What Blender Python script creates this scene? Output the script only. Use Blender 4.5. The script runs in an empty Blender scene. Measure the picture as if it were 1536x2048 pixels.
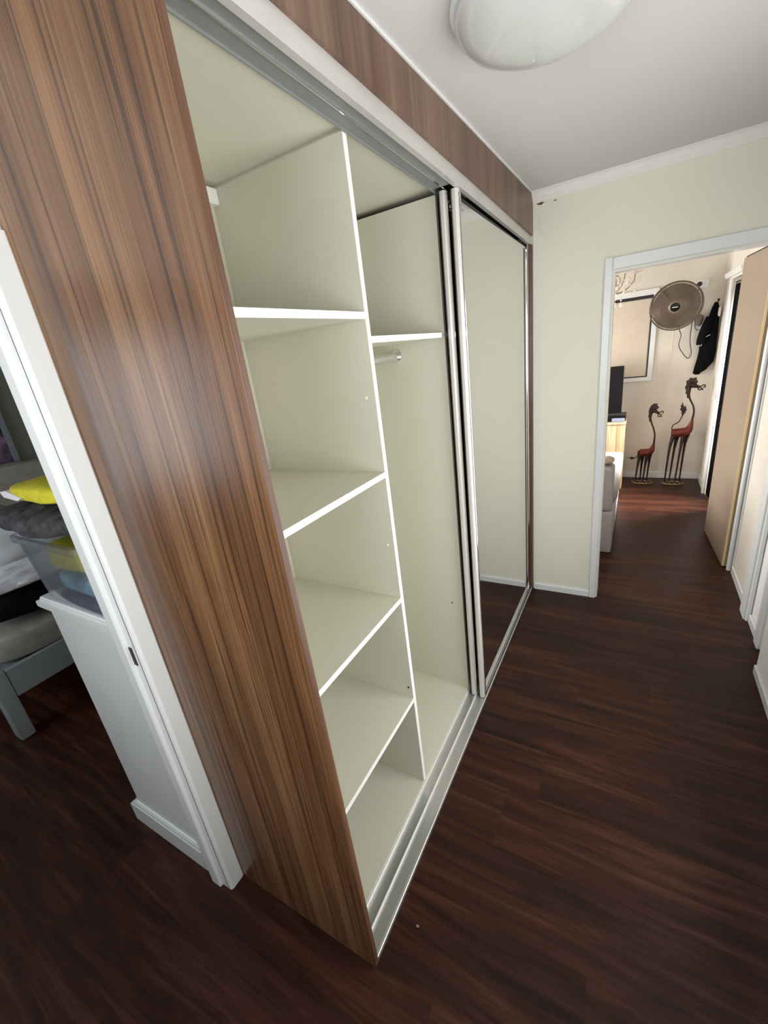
import bpy, bmesh, math, random
from mathutils import Vector, Matrix
random.seed(7)
C = bpy.context.scene.collection
sc = bpy.context.scene
PI = math.pi

# ------------------------------------------------------------------ camera, world, light, exposure
cam_d = bpy.data.cameras.new('camera')
cam = bpy.data.objects.new('camera', cam_d); C.objects.link(cam)
cam_d.sensor_fit = 'VERTICAL'; cam_d.sensor_height = 36.0
cam_d.lens = 846.69 / 2048 * 36.0
cam_d.clip_start = 0.02
cam.location = (0.55413, -0.50906, 1.69226)
cam.rotation_euler = (1.218589, 0.122945, 0.51199)
sc.camera = cam

w = bpy.data.worlds.new('world'); sc.world = w; w.use_nodes = True
w.node_tree.nodes['Background'].inputs[0].default_value = (0.75, 0.86, 1.0, 1)
w.node_tree.nodes['Background'].inputs[1].default_value = 1.0

def area(name, loc, rot, sx, sy, power, col=(1, 1, 1), spread=180):
    l = bpy.data.lights.new(name, 'AREA'); l.shape = 'RECTANGLE'
    l.size = sx; l.size_y = sy; l.energy = power; l.color = col
    l.spread = math.radians(spread)
    o = bpy.data.objects.new(name, l); C.objects.link(o)
    o.location = loc; o.rotation_euler = rot
    return o
R90 = PI / 2
# daylight through the windows, plus one added hall fill (an area light in each window opening, facing into the room)
area('daylight_hall_side', (1.15, -0.75, 1.45), (0, R90 + math.radians(10), 0), 1.0, 1.3, 13, (1.0, 0.985, 0.95), 140)
area('added_hall_fill', (1.15, 0.78, 1.15), (0, R90 + math.radians(8), 0), 1.6, 0.9, 18, (1.0, 0.985, 0.96), 160)  # added fill at an invented glazed door, brightens end wall and ceiling
area('daylight_hall_back', (0.35, -1.62, 1.55), (R90 + math.radians(18), 0, 0), 1.3, 1.0, 17, (0.98, 0.985, 1.0), 130)
area('daylight_bedroom', (-2.75, -1.66, 1.5), (R90, 0, 0), 1.3, 1.1, 21, (0.86, 0.93, 1.0), 150)
area('daylight_living', (-1.66, 3.6, 1.25), (0, -R90 + math.radians(10), 0), 0.9, 1.6, 72, (1.0, 0.97, 0.94), 150)
area('daylight_back_door', (1.84, 4.26, 0.98), (0, R90 - math.radians(24), 0), 1.7, 0.52, 190, (1.0, 0.95, 0.90), 100)
sc.view_settings.view_transform = 'Standard'
sc.view_settings.look = 'None'
sc.view_settings.exposure = 0.0
sc.view_settings.gamma = 1.0
sc.view_settings.use_curve_mapping = False

# ------------------------------------------------------------------ materials
MATS = {}
def base(name, col, rough=0.5, metal=0.0, spec=0.5, coat=0.0):
    m = bpy.data.materials.new(name); m.use_nodes = True
    b = m.node_tree.nodes['Principled BSDF']
    b.inputs['Base Color'].default_value = (*col, 1)
    b.inputs['Roughness'].default_value = rough
    b.inputs['Metallic'].default_value = metal
    b.inputs['Specular IOR Level'].default_value = spec
    b.inputs['Coat Weight'].default_value = coat
    MATS[name] = m
    return m, m.node_tree.nodes, m.node_tree.links, b

def plain(name, col, rough=0.5, metal=0.0, spec=0.5, var=0.04, scale=6.0, bump=0.0, bscale=200.0, coat=0.0):
    """colour with slight procedural mottling and fine relief"""
    m, n, l, b = base(name, col, rough, metal, spec, coat)
    tc = n.new('ShaderNodeTexCoord')
    no = n.new('ShaderNodeTexNoise'); no.inputs['Scale'].default_value = scale; no.inputs['Detail'].default_value = 4
    l.new(tc.outputs['Object'], no.inputs['Vector'])
    rp = n.new('ShaderNodeValToRGB')
    rp.color_ramp.elements[0].position = 0.3; rp.color_ramp.elements[1].position = 0.7
    rp.color_ramp.elements[0].color = (*[c * (1 - var) for c in col], 1)
    rp.color_ramp.elements[1].color = (*[min(1, c * (1 + var)) for c in col], 1)
    l.new(no.outputs['Fac'], rp.inputs['Fac']); l.new(rp.outputs['Color'], b.inputs['Base Color'])
    if bump > 0:
        n2 = n.new('ShaderNodeTexNoise'); n2.inputs['Scale'].default_value = bscale; n2.inputs['Detail'].default_value = 3
        l.new(tc.outputs['Object'], n2.inputs['Vector'])
        bp = n.new('ShaderNodeBump'); bp.inputs['Strength'].default_value = bump; bp.inputs['Distance'].default_value = 0.002
        l.new(n2.outputs['Fac'], bp.inputs['Height']); l.new(bp.outputs['Normal'], b.inputs['Normal'])
    return m

def wood(name, cols, scale, fine, rough=0.35, dist=0.12, obj_var=0.0, dark_amt=0.35, coat=0.0, swirl=0.0, knots=0.0, bump=0.05, lines=None):
    """streaky timber grain: cols = dark, mid, light; scale = coordinate scale per axis (small along the grain)"""
    m, n, l, b = base(name, cols[1], rough, coat=coat)
    tc = n.new('ShaderNodeTexCoord')
    oi = n.new('ShaderNodeObjectInfo')
    off = n.new('ShaderNodeVectorMath'); off.operation = 'ADD'
    mul = n.new('ShaderNodeMath'); mul.operation = 'MULTIPLY'; mul.inputs[1].default_value = 37.0 if obj_var > 0 else 0.0
    l.new(oi.outputs['Random'], mul.inputs[0])
    cmb = n.new('ShaderNodeCombineXYZ')
    for i in range(3): l.new(mul.outputs[0], cmb.inputs[i])
    l.new(tc.outputs['Object'], off.inputs[0]); l.new(cmb.outputs[0], off.inputs[1])
    # low frequency waviness of the grain
    wn = n.new('ShaderNodeTexNoise'); wn.inputs['Scale'].default_value = 1.0; wn.inputs['Detail'].default_value = 2
    ms = n.new('ShaderNodeVectorMath'); ms.operation = 'MULTIPLY'
    ms.inputs[1].default_value = [max(0.8, s * 0.12) for s in scale]
    l.new(off.outputs[0], ms.inputs[0]); l.new(ms.outputs[0], wn.inputs['Vector'])
    wv = n.new('ShaderNodeVectorMath'); wv.operation = 'SCALE'; wv.inputs['Scale'].default_value = dist
    l.new(wn.outputs['Color'], wv.inputs[0])
    ad = n.new('ShaderNodeVectorMath'); ad.operation = 'ADD'
    l.new(off.outputs[0], ad.inputs[0]); l.new(wv.outputs[0], ad.inputs[1])
    def stretched(sc_, detail, rgh=0.6, d=0.0):
        mm = n.new('ShaderNodeVectorMath'); mm.operation = 'MULTIPLY'; mm.inputs[1].default_value = sc_
        l.new(ad.outputs[0], mm.inputs[0])
        t = n.new('ShaderNodeTexNoise'); t.inputs['Scale'].default_value = 1.0
        t.inputs['Detail'].default_value = detail; t.inputs['Roughness'].default_value = rgh
        t.inputs['Distortion'].default_value = d
        l.new(mm.outputs[0], t.inputs['Vector'])
        return t
    a = stretched(scale, 5, 0.62, swirl)
    r = n.new('ShaderNodeValToRGB')
    e = r.color_ramp.elements
    e[0].position = 0.30; e[0].color = (*cols[0], 1)
    e[1].position = 0.72; e[1].color = (*cols[2], 1)
    x = e.new(0.50); x.color = (*cols[1], 1)
    l.new(a.outputs['Fac'], r.inputs['Fac'])
    f = stretched(fine, 3, 0.7)
    fr = n.new('ShaderNodeMapRange'); fr.inputs[1].default_value = 0.35; fr.inputs[2].default_value = 0.65
    fr.inputs[3].default_value = 1 - dark_amt; fr.inputs[4].default_value = 1 + dark_amt * 0.5
    l.new(f.outputs['Fac'], fr.inputs[0])
    mx = n.new('ShaderNodeVectorMath'); mx.operation = 'SCALE'
    l.new(r.outputs['Color'], mx.inputs[0]); l.new(fr.outputs[0], mx.inputs['Scale'])
    out = mx.outputs[0]
    if lines:
        ln = stretched(lines, 2, 0.5)
        lr = n.new('ShaderNodeMapRange'); lr.inputs[1].default_value = 0.56; lr.inputs[2].default_value = 0.64
        lr.inputs[3].default_value = 1.0; lr.inputs[4].default_value = 0.45
        l.new(ln.outputs['Fac'], lr.inputs[0])
        lm = n.new('ShaderNodeVectorMath'); lm.operation = 'SCALE'
        l.new(out, lm.inputs[0]); l.new(lr.outputs[0], lm.inputs['Scale']); out = lm.outputs[0]
    if knots > 0:
        vo = n.new('ShaderNodeTexVoronoi'); vo.inputs['Scale'].default_value = 1.0
        mk = n.new('ShaderNodeVectorMath'); mk.operation = 'MULTIPLY'
        mk.inputs[1].default_value = [s * 0.16 if s > 5 else s * 1.6 for s in scale]
        l.new(ad.outputs[0], mk.inputs[0]); l.new(mk.outputs[0], vo.inputs['Vector'])
        kr = n.new('ShaderNodeMapRange'); kr.inputs[1].default_value = 0.02; kr.inputs[2].default_value = 0.16
        kr.inputs[3].default_value = 1 - knots; kr.inputs[4].default_value = 1.0
        l.new(vo.outputs['Distance'], kr.inputs[0])
        mk2 = n.new('ShaderNodeVectorMath'); mk2.operation = 'SCALE'
        l.new(out, mk2.inputs[0]); l.new(kr.outputs[0], mk2.inputs['Scale']); out = mk2.outputs[0]
    if obj_var > 0:
        ov = n.new('ShaderNodeMapRange'); ov.inputs[3].default_value = 1 - obj_var; ov.inputs[4].default_value = 1 + obj_var
        l.new(oi.outputs['Random'], ov.inputs[0])
        m3 = n.new('ShaderNodeVectorMath'); m3.operation = 'SCALE'
        l.new(out, m3.inputs[0]); l.new(ov.outputs[0], m3.inputs['Scale']); out = m3.outputs[0]
    l.new(out, b.inputs['Base Color'])
    if bump > 0:
        bpn = n.new('ShaderNodeBump'); bpn.inputs['Strength'].default_value = bump; bpn.inputs['Distance'].default_value = 0.001
        l.new(f.outputs['Fac'], bpn.inputs['Height']); l.new(bpn.outputs['Normal'], b.inputs['Normal'])
    return m

walnut = wood('walnut_laminate', ((0.064, 0.026, 0.0105), (0.145, 0.068, 0.029), (0.245, 0.130, 0.058)),
              (14, 14, 0.55), (230, 230, 1.1), rough=0.30, dist=0.035, dark_amt=0.34, knots=0.6, swirl=0.15, lines=(105, 105, 0.55))
walnut_fascia = wood('walnut_fascia', ((0.085, 0.045, 0.028), (0.15, 0.084, 0.054), (0.21, 0.125, 0.082)),
                     (9, 14, 0.9), (60, 90, 1.6), rough=0.4, dist=0.05, dark_amt=0.22)
walnut_edge = wood('walnut_edge', ((0.06, 0.026, 0.013), (0.12, 0.055, 0.028), (0.19, 0.095, 0.048)),
                   (120, 120, 0.9), (260, 260, 2.0), rough=0.4, dist=0.02, dark_amt=0.3)
vinyl = wood('dark_floorboard', ((0.013, 0.0038, 0.0022), (0.036, 0.0105, 0.0055), (0.078, 0.028, 0.0145)),
             (1.5, 22, 22), (5, 150, 150), rough=0.42, dist=0.10, obj_var=0.14, dark_amt=0.30, knots=0.35, swirl=0.6, bump=0.12)
vinyl.node_tree.nodes['Principled BSDF'].inputs['Specular IOR Level'].default_value = 0.22
oak = wood('pale_oak', ((0.34, 0.22, 0.12), (0.56, 0.40, 0.24), (0.70, 0.54, 0.36)),
           (26, 26, 1.6), (120, 120, 3), rough=0.5, dist=0.05, dark_amt=0.15, knots=0.3)
wall_cream = plain('cream_wall_paint', (0.77, 0.745, 0.625), 0.7, var=0.02, scale=1.2, bump=0.06, bscale=140)
wall_beige = plain('beige_wall_paint', (0.68, 0.635, 0.56), 0.7, var=0.04, scale=2.0, bump=0.05, bscale=140)
wall_white = plain('white_wall_paint', (0.80, 0.80, 0.79), 0.6, var=0.02, scale=2.0, bump=0.05, bscale=140)
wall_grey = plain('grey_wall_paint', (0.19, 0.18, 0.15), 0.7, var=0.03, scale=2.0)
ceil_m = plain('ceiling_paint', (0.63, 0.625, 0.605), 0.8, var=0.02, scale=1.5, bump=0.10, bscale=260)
gloss_white = plain('white_gloss_trim', (0.74, 0.755, 0.75), 0.28, var=0.02, scale=3, bump=0.02, bscale=60)
cornice_m = plain('cornice_paint', (0.80, 0.78, 0.74), 0.6, var=0.02, scale=3)
melamine = plain('cream_melamine', (0.64, 0.625, 0.52), 0.45, var=0.012, scale=1.5, bump=0.04, bscale=400)
melamine_edge = plain('white_edge_band', (0.92, 0.90, 0.87), 0.4, var=0.01)
alu = plain('satin_aluminium', (0.62, 0.63, 0.62), 0.36, metal=0.85, var=0.03, scale=20)
alu_shaded = plain('shaded_track_channel', (0.27, 0.285, 0.28), 0.5, metal=0.3, var=0.03, scale=20)  # darker alloy, the track underside's shade is put into its colour
alu_face = plain('pale_anodised_face', (0.60, 0.585, 0.55), 0.42, metal=0.35, var=0.05, scale=8)
highlit_alu = plain('highlit_alloy_lip', (0.88, 0.88, 0.86), 0.3, metal=0.25, var=0.01)  # near-white alloy, the highlight on the lips is put into its colour
chrome = plain('chrome', (0.80, 0.80, 0.81), 0.10, metal=1.0, var=0.01)
stile_m = plain('pearl_stile', (0.72, 0.69, 0.655), 0.30, metal=0.25, var=0.02, scale=5)
black_m = plain('black_and_shade', (0.012, 0.011, 0.012), 0.5, var=0.1)  # black parts; also stands in for shade in track, closet and door head
mirror_m, _n, _l, _b = base('mirror_glass', (0.80, 0.82, 0.79), 0.0, 1.0)
dark_m = plain('black_gloss_plastic', (0.004, 0.004, 0.005), 0.3, spec=0.25, var=0.1)
dark_cloth = plain('black_cloth', (0.004, 0.004, 0.005), 0.95, spec=0.1, var=0.4, scale=12, bump=0.4, bscale=60)
grey_plush = plain('charcoal_plush', (0.050, 0.050, 0.055), 0.95, var=0.5, scale=45, bump=0.9, bscale=180)
yellow_c = plain('yellow_towel', (0.62, 0.56, 0.025), 0.95, var=0.15, scale=30, bump=0.6, bscale=250)
white_c = plain('white_cloth', (0.78, 0.78, 0.80), 0.9, var=0.05, scale=8, bump=0.5, bscale=22)
blue_c = plain('pale_blue_cloth', (0.30, 0.55, 0.64), 0.9, var=0.45, scale=14, bump=0.4, bscale=60)
beige_q = plain('beige_quilt', (0.30, 0.275, 0.225), 0.9, var=0.10, scale=14, bump=0.6, bscale=40)
mattress_m = plain('mattress_ticking', (0.24, 0.22, 0.19), 0.9, var=0.18, scale=16, bump=0.5, bscale=60)
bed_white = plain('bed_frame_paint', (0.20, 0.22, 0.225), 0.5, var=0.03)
sofa_m = plain('pale_slipcover', (0.36, 0.34, 0.335), 0.9, var=0.05, scale=8, bump=0.4, bscale=120)
fur_m = plain('brown_grey_throw', (0.40, 0.33, 0.29), 0.95, var=0.3, scale=40, bump=0.9, bscale=120)
rust = plain('rust_red_metal', (0.13, 0.018, 0.009), 0.4, metal=0.4, var=0.35, scale=25)
dark_metal = plain('dark_bronze', (0.028, 0.016, 0.012), 0.45, metal=0.5, var=0.3, scale=30)
brass = plain('aged_brass', (0.42, 0.33, 0.18), 0.35, metal=0.8, var=0.2, scale=20)
fan_wire = plain('bronze_fan_wire', (0.13, 0.095, 0.065), 0.4, metal=0.5, var=0.1)
fan_blade = plain('smoked_fan_blade', (0.17, 0.135, 0.105), 0.35, var=0.05)
blind_m = plain('cream_blind', (0.64, 0.56, 0.46), 0.8, var=0.03)
tan_door = plain('tan_door_face', (0.28, 0.215, 0.155), 0.5, var=0.03, scale=2)
raw_edge = plain('raw_timber_edge', (0.78, 0.58, 0.30), 0.5, var=0.05, scale=10)
plastic_grey = plain('blue_grey_plastic', (0.20, 0.22, 0.30), 0.3, var=0.05)
chip_m = plain('bare_brown_chip', (0.12, 0.05, 0.02), 0.8, var=0.2, scale=80)
lamp_glass = plain('opal_glass', (0.58, 0.59, 0.565), 0.25, var=0.01, coat=0.3)
pic_m, n_, l_, b_ = base('purple_flower_print', (0.2, 0.1, 0.2), 0.3)
t_ = n_.new('ShaderNodeTexNoise'); t_.inputs['Scale'].default_value = 7; t_.inputs['Detail'].default_value = 3
r_ = n_.new('ShaderNodeValToRGB'); r_.color_ramp.elements[0].color = (0.015, 0.01, 0.02, 1); r_.color_ramp.elements[0].position = .42
r_.color_ramp.elements[1].color = (0.30, 0.19, 0.30, 1); r_.color_ramp.elements[1].position = .68
tc_ = n_.new('ShaderNodeTexCoord'); l_.new(tc_.outputs['Object'], t_.inputs['Vector']); l_.new(t_.outputs['Fac'], r_.inputs['Fac']); l_.new(r_.outputs['Color'], b_.inputs['Base Color'])
def clear(name, col, ior, rough):
    m, n, l, b = base(name, col, rough)
    b.inputs['Transmission Weight'].default_value = 1.0; b.inputs['IOR'].default_value = ior
    return m
crystal = clear('crystal', (1, 0.98, 0.95), 1.5, 0.02)
crystal.node_tree.nodes['Principled BSDF'].inputs['Transmission Weight'].default_value = 0.45
# clear thin-walled plastic: see-through with glossy highlights
def film(name, col, gloss):
    m = bpy.data.materials.new(name); m.use_nodes = True
    n = m.node_tree.nodes; l = m.node_tree.links
    for q in list(n): n.remove(q)
    o = n.new('ShaderNodeOutputMaterial'); t = n.new('ShaderNodeBsdfTransparent'); g = n.new('ShaderNodeBsdfGlossy')
    t.inputs[0].default_value = (*col, 1); g.inputs['Roughness'].default_value = 0.12; g.inputs[0].default_value = (0.9, 0.92, 1, 1)
    d = n.new('ShaderNodeBsdfDiffuse'); d.inputs[0].default_value = (0.7, 0.72, 0.80, 1)
    f = n.new('ShaderNodeLayerWeight'); f.inputs[0].default_value = gloss
    mx = n.new('ShaderNodeMixShader'); mx2 = n.new('ShaderNodeMixShader'); mx2.inputs[0].default_value = 0.07
    l.new(t.outputs[0], mx2.inputs[1]); l.new(d.outputs[0], mx2.inputs[2])
    l.new(f.outputs['Facing'], mx.inputs[0]); l.new(mx2.outputs[0], mx.inputs[1]); l.new(g.outputs[0], mx.inputs[2])
    l.new(mx.outputs[0], o.inputs[0]); MATS[name] = m
    return m
tub_m = film('clear_tub_plastic', (0.93, 0.94, 0.97), 0.22)
pane_m = film('window_pane', (0.97, 0.98, 0.98), 0.1)
foil_m = plain('silver_plastic_wrap', (0.85, 0.85, 0.93), 0.22, metal=0.35, var=0.25, scale=14, bump=1.0, bscale=26)

# ------------------------------------------------------------------ helpers
def link(name, bm, mat, parent=None, smooth=False):
    me = bpy.data.meshes.new(name)
    bmesh.ops.recalc_face_normals(bm, faces=bm.faces)
    bm.to_mesh(me); bm.free()
    me.materials.append(mat)
    o = bpy.data.objects.new(name, me); C.objects.link(o)
    if parent is not None:
        o.parent = parent
        o.matrix_parent_inverse = parent.matrix_world.inverted() if False else Matrix.Translation(-Vector(parent['org'])) if 'org' in parent else Matrix.Identity(4)
    if smooth:
        for p in me.polygons: p.use_smooth = True
        try: me.set_sharp_from_angle(angle=math.radians(38))
        except Exception: pass
    return o

def thing(name, label, cat, loc=(0, 0, 0), group=None):
    o = bpy.data.objects.new(name, None); C.objects.link(o)
    o.location = loc; o['org'] = loc; o.empty_display_size = 0.05
    o['label'] = label; o['category'] = cat
    if group: o['group'] = group
    return o
def tag(o, label, cat, group=None):
    o['label'] = label; o['category'] = cat
    if group: o['group'] = group
    return o
def struct(o, label=None):
    o['kind'] = 'structure'
    if label: o['label'] = label
    return o
def lab(o, t): o['label'] = t; return o

def add_box(bm, x0, x1, y0, y1, z0, z1, bev=0.0, seg=1):
    vs = [bm.verts.new((x, y, z)) for x in (x0, x1) for y in (y0, y1) for z in (z0, z1)]
    idx = [(0, 1, 3, 2), (4, 6, 7, 5), (0, 4, 5, 1), (2, 3, 7, 6), (0, 2, 6, 4), (1, 5, 7, 3)]
    fs = [bm.faces.new([vs[i] for i in f]) for f in idx]
    if bev > 0:
        es = list({e for f in fs for e in f.edges})
        bmesh.ops.bevel(bm, geom=es, offset=bev, segments=seg, affect='EDGES', profile=0.5)
def box(name, mat, x0, x1, y0, y1, z0, z1, parent=None, bev=0.0, seg=1):
    bm = bmesh.new(); add_box(bm, x0, x1, y0, y1, z0, z1, bev, seg)
    return link(name, bm, mat, parent)
def add_prism(bm, pts, axis, a, b, shift=None):
    """pts: 2-D outline; axis: extrusion axis; the other two coordinates in cyclic-free order (x,y,z minus axis)"""
    def mk(p, t, s):
        c = [0, 0, 0]; o = [i for i in range(3) if i != axis]
        c[o[0]] = p[0]; c[o[1]] = p[1]; c[axis] = t
        if s: c = [c[i] + s[i] for i in range(3)]
        return bm.verts.new(c)
    A = [mk(p, a, None) for p in pts]; B = [mk(p, b, shift) for p in pts]
    n = len(pts)
    for i in range(n): bm.faces.new((A[i], A[(i + 1) % n], B[(i + 1) % n], B[i]))
    bm.faces.new(A); bm.faces.new(list(reversed(B)))
def prism(name, mat, pts, axis, a, b, parent=None, shift=None, bev=0.0):
    bm = bmesh.new(); add_prism(bm, pts, axis, a, b, shift)
    if bev > 0:
        bmesh.ops.bevel(bm, geom=list(bm.edges), offset=bev, segments=2, affect='EDGES', profile=0.5)
    return link(name, bm, mat, parent)
def catmull(pts, k=6):
    P = [Vector(p) for p in pts]; out = []
    for i in range(len(P) - 1):
        p0 = P[max(i - 1, 0)]; p1 = P[i]; p2 = P[i + 1]; p3 = P[min(i + 2, len(P) - 1)]
        for j in range(k):
            t = j / k
            out.append(0.5 * ((2 * p1) + (-p0 + p2) * t + (2 * p0 - 5 * p1 + 4 * p2 - p3) * t * t + (-p0 + 3 * p1 - 3 * p2 + p3) * t ** 3))
    out.append(P[-1]); return out
def add_tube(bm, pts, r, seg=10, smooth_k=0, flat=None):
    """tube along pts; r is a number or a list of radii"""
    n0 = len(pts)
    rr = list(r) if isinstance(r, (list, tuple)) else [r] * n0
    if smooth_k:
        P4 = catmull([(p[0], p[1], p[2]) for p in pts], smooth_k)
        R = []
        for i in range(n0 - 1):
            for j in range(smooth_k): R.append(rr[i] + (rr[i + 1] - rr[i]) * j / smooth_k)
        R.append(rr[-1]); pts = P4; rr = R
    pts = [Vector(p) for p in pts]
    rings = []; up = None
    for i, p in enumerate(pts):
        t = (pts[min(i + 1, len(pts) - 1)] - pts[max(i - 1, 0)]).normalized()
        if up is None:
            up = Vector((0, 1, 0)) if abs(t.y) < 0.9 else Vector((1, 0, 0))
        u = (up - t * up.dot(t))
        if u.length < 1e-6: u = Vector((1, 0, 0)) - t * t.x
        u.normalize(); v = t.cross(u); up = u
        fu = flat if flat else 1.0
        rings.append([bm.verts.new(p + u * (math.cos(2 * PI * k / seg) * rr[i] * fu) + v * (math.sin(2 * PI * k / seg) * rr[i])) for k in range(seg)])
    for a, b in zip(rings, rings[1:]):
        for k in range(seg): bm.faces.new((a[k], a[(k + 1) % seg], b[(k + 1) % seg], b[k]))
    bm.faces.new(list(reversed(rings[0]))); bm.faces.new(rings[-1])
def tube(name, mat, pts, r, parent=None, seg=10, k=0, flat=None):
    bm = bmesh.new(); add_tube(bm, pts, r, seg, k, flat)
    return link(name, bm, mat, parent, smooth=True)
def add_lathe(bm, prof, origin=(0, 0, 0), axis=Vector((0, 0, 1)), seg=48):
    axis = Vector(axis).normalized(); q = Vector((0, 0, 1)).rotation_difference(axis)
    o = Vector(origin); rings = []
    for r, z in prof:
        if r < 1e-6: rings.append([bm.verts.new(o + q @ Vector((0, 0, z)))])
        else: rings.append([bm.verts.new(o + q @ Vector((r * math.cos(2 * PI * k / seg), r * math.sin(2 * PI * k / seg), z))) for k in range(seg)])
    for a, b in zip(rings, rings[1:]):
        for k in range(seg):
            k2 = (k + 1) % seg
            if len(a) == 1 and len(b) == 1: continue
            if len(a) == 1: bm.faces.new((a[0], b[k], b[k2]))
            elif len(b) == 1: bm.faces.new((a[k], a[k2], b[0]))
            else: bm.faces.new((a[k], a[k2], b[k2], b[k]))
def lathe(name, mat, prof, origin, axis=(0, 0, 1), parent=None, seg=48):
    bm = bmesh.new(); add_lathe(bm, prof, origin, axis, seg)
    return link(name, bm, mat, parent, smooth=True)
def soft(name, mat, c, s, parent=None, amp=0.02, freq=6.0, e=0.5, nu=40, nv=22, fold=None, seed=0):
    """soft cloth lump: super-ellipsoid with noise relief; e small = boxier"""
    from mathutils import noise
    bm = bmesh.new(); rows = []
    sg = lambda v, p: math.copysign(abs(v) ** p, v)
    for i in range(nv + 1):
        ph = -PI / 2 + PI * i / nv; row = []
        for j in range(nu):
            th = 2 * PI * j / nu
            x = sg(math.cos(ph), e) * sg(math.cos(th), e); y = sg(math.cos(ph), e) * sg(math.sin(th), e); z = sg(math.sin(ph), e)
            p = Vector((x * s[0], y * s[1], z * s[2])); d = p.normalized()
            q = (p + Vector(c)) * freq + Vector((seed * 3.1, seed, 0))
            k = noise.noise(q) * amp + noise.noise(q * 2.3) * amp * 0.4
            if fold: k += fold[0] * math.sin((p.x * fold[1][0] + p.y * fold[1][1] + p.z * fold[1][2]) + 1.5 * noise.noise(q * 0.7))
            row.append(bm.verts.new(Vector(c) + p + d * k))
            if i in (0, nv): break
        rows.append(row)
    for a, b in zip(rows, rows[1:]):
        for k in range(nu):
            k2 = (k + 1) % nu
            if len(a) == 1: bm.faces.new((a[0], b[k2], b[k]))
            elif len(b) == 1: bm.faces.new((a[k], a[k2], b[0]))
            else: bm.faces.new((a[k], a[k2], b[k2], b[k]))
    return link(name, bm, mat, parent, smooth=True)

L = 2.269                       # corridor length: wardrobe side panel (y = 0) to the end wall
def zt(y): return 2.256 - 0.0215 * y      # top of the sliding-door track
def zc(y): return 2.353 + 0.0207 * y      # ceiling
YE = 5.07

# ------------------------------------------------------------------ setting: floor of planks
fl = struct(box('floor', black_m, -3.72, 2.7, -2.7, 5.2, -0.06, -0.0135))
PW = 0.225
cache = {}
y = 0.925 - PW * 16
row = 0
JOINTS = {16: [0.404], 17: [0.66 - 1.25], 18: [0.66]}
while y < 5.15:
    x = -3.7 + random.uniform(-1.1, 0)
    if row in (17,): x = 0.404 - 1.22 * 4
    if row in (19,): x = 0.665 - 1.22 * 4
    while x < 1.35:
        xa, xb = max(x, -3.7), min(x + 1.22, 1.40)
        if xb - xa > 0.05:
            key = round(xb - xa, 3)
            if key not in cache:
                bm = bmesh.new(); add_box(bm, 0.00001, key - 0.00001, 0.0001, PW - 0.0001, -0.0125, 0.0, 0.0)
                me = bpy.data.meshes.new('plank'); bm.to_mesh(me); bm.free(); me.materials.append(vinyl); cache[key] = me
            if not (xb < -0.7 and y > 2.4):
                p = bpy.data.objects.new('plank', cache[key]); C.objects.link(p); p.parent = fl; p.location = (xa, y, 0)
        x += 1.22
    y += PW; row += 1

# ceiling (falls slightly towards the camera), with the wardrobe top under it
bm = bmesh.new()
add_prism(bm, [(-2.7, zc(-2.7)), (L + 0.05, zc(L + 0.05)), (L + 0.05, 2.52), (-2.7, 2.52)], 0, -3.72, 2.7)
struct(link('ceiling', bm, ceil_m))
bm = bmesh.new(); add_box(bm, -3.72, 2.7, L + 0.05, 5.2, 2.41, 2.52)
struct(link('ceiling_living', bm, wall_beige))

# walls
def wall(name, mat, boxes):
    bm = bmesh.new()
    for b in boxes: add_box(bm, *b)
    return struct(link(name, bm, mat))
DX0, DX1, DZ = 0.411, 1.188, 1.957       # doorway in the end wall
W1 = 2.372
wall('wall_end', wall_cream, [(-3.72, DX0, L, W1 - 0.012, 0, 2.45), (DX1, 1.32, L, W1 - 0.012, 0, 2.45), (DX0, DX1, L, W1 - 0.012, DZ, 2.45)])
wall('wall_living_near', wall_beige, [(-1.7, DX0, W1 - 0.012, W1, 0, 2.41), (DX1, 1.2, W1 - 0.012, W1, 0, 2.41), (DX0, DX1, W1 - 0.012, W1, DZ, 2.41)])
# left wall of the hall with the bedroom doorway; behind the wardrobe it carries on
XL0, XL1 = -0.664, -0.578
DB = -0.055                              # doorway jamb plane
wall('wall_left', wall_white, [(XL0, XL1, DB + 0.012, L, 0, 2.45), (XL0, XL1, -1.7, -0.93, 0, 2.45), (XL0, XL1, -0.93, DB + 0.012, 1.97, 2.45)])
# right wall: near part stands proud of the far part; a window lights the hall from it
XR = 1.216
wall('wall_right', wall_white, [(XR, 1.32, 2.06, L, 0, 2.45), (XR, 1.32, 1.78, 1.99, 0, 2.45), (XR, 1.32, 1.99, 2.06, 0, 2.45)])
wall_lit = plain('lit_white_wall_paint', (0.90, 0.90, 0.88), 0.6, var=0.02, scale=2.0, bump=0.05, bscale=140)  # white wall paint made lighter to stand in for light on this wall
wall('wall_right_near', wall_lit, [(1.16, 1.32, -0.10, 0.30, 0, 2.45), (1.16, 1.32, 1.25, 1.784, 0, 2.45), (1.16, 1.32, 0.30, 1.25, 2.0, 2.45), (1.16, 1.32, -1.40, -0.10, 0, 0.94), (1.16, 1.32, -1.40, -0.10, 1.96, 2.45), (1.16, 1.32, -1.7, -1.40, 0, 2.45)])
wall('wall_back', wall_white, [(-0.66, -0.30, -1.8, -1.7, 0, 2.4), (1.0, 1.32, -1.8, -1.7, 0, 2.4), (-0.30, 1.0, -1.8, -1.7, 0, 1.0), (-0.30, 1.0, -1.8, -1.7, 2.1, 2.4)])
# bedroom
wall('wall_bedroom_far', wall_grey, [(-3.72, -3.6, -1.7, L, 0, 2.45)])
wall('wall_bedroom_window', wall_grey, [(-3.6, -3.45, -1.8, -1.7, 0, 2.45), (-2.05, XL0, -1.8, -1.7, 0, 2.45), (-3.45, -2.05, -1.8, -1.7, 0, 0.94), (-3.45, -2.05, -1.8, -1.7, 2.06, 2.45)])
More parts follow.
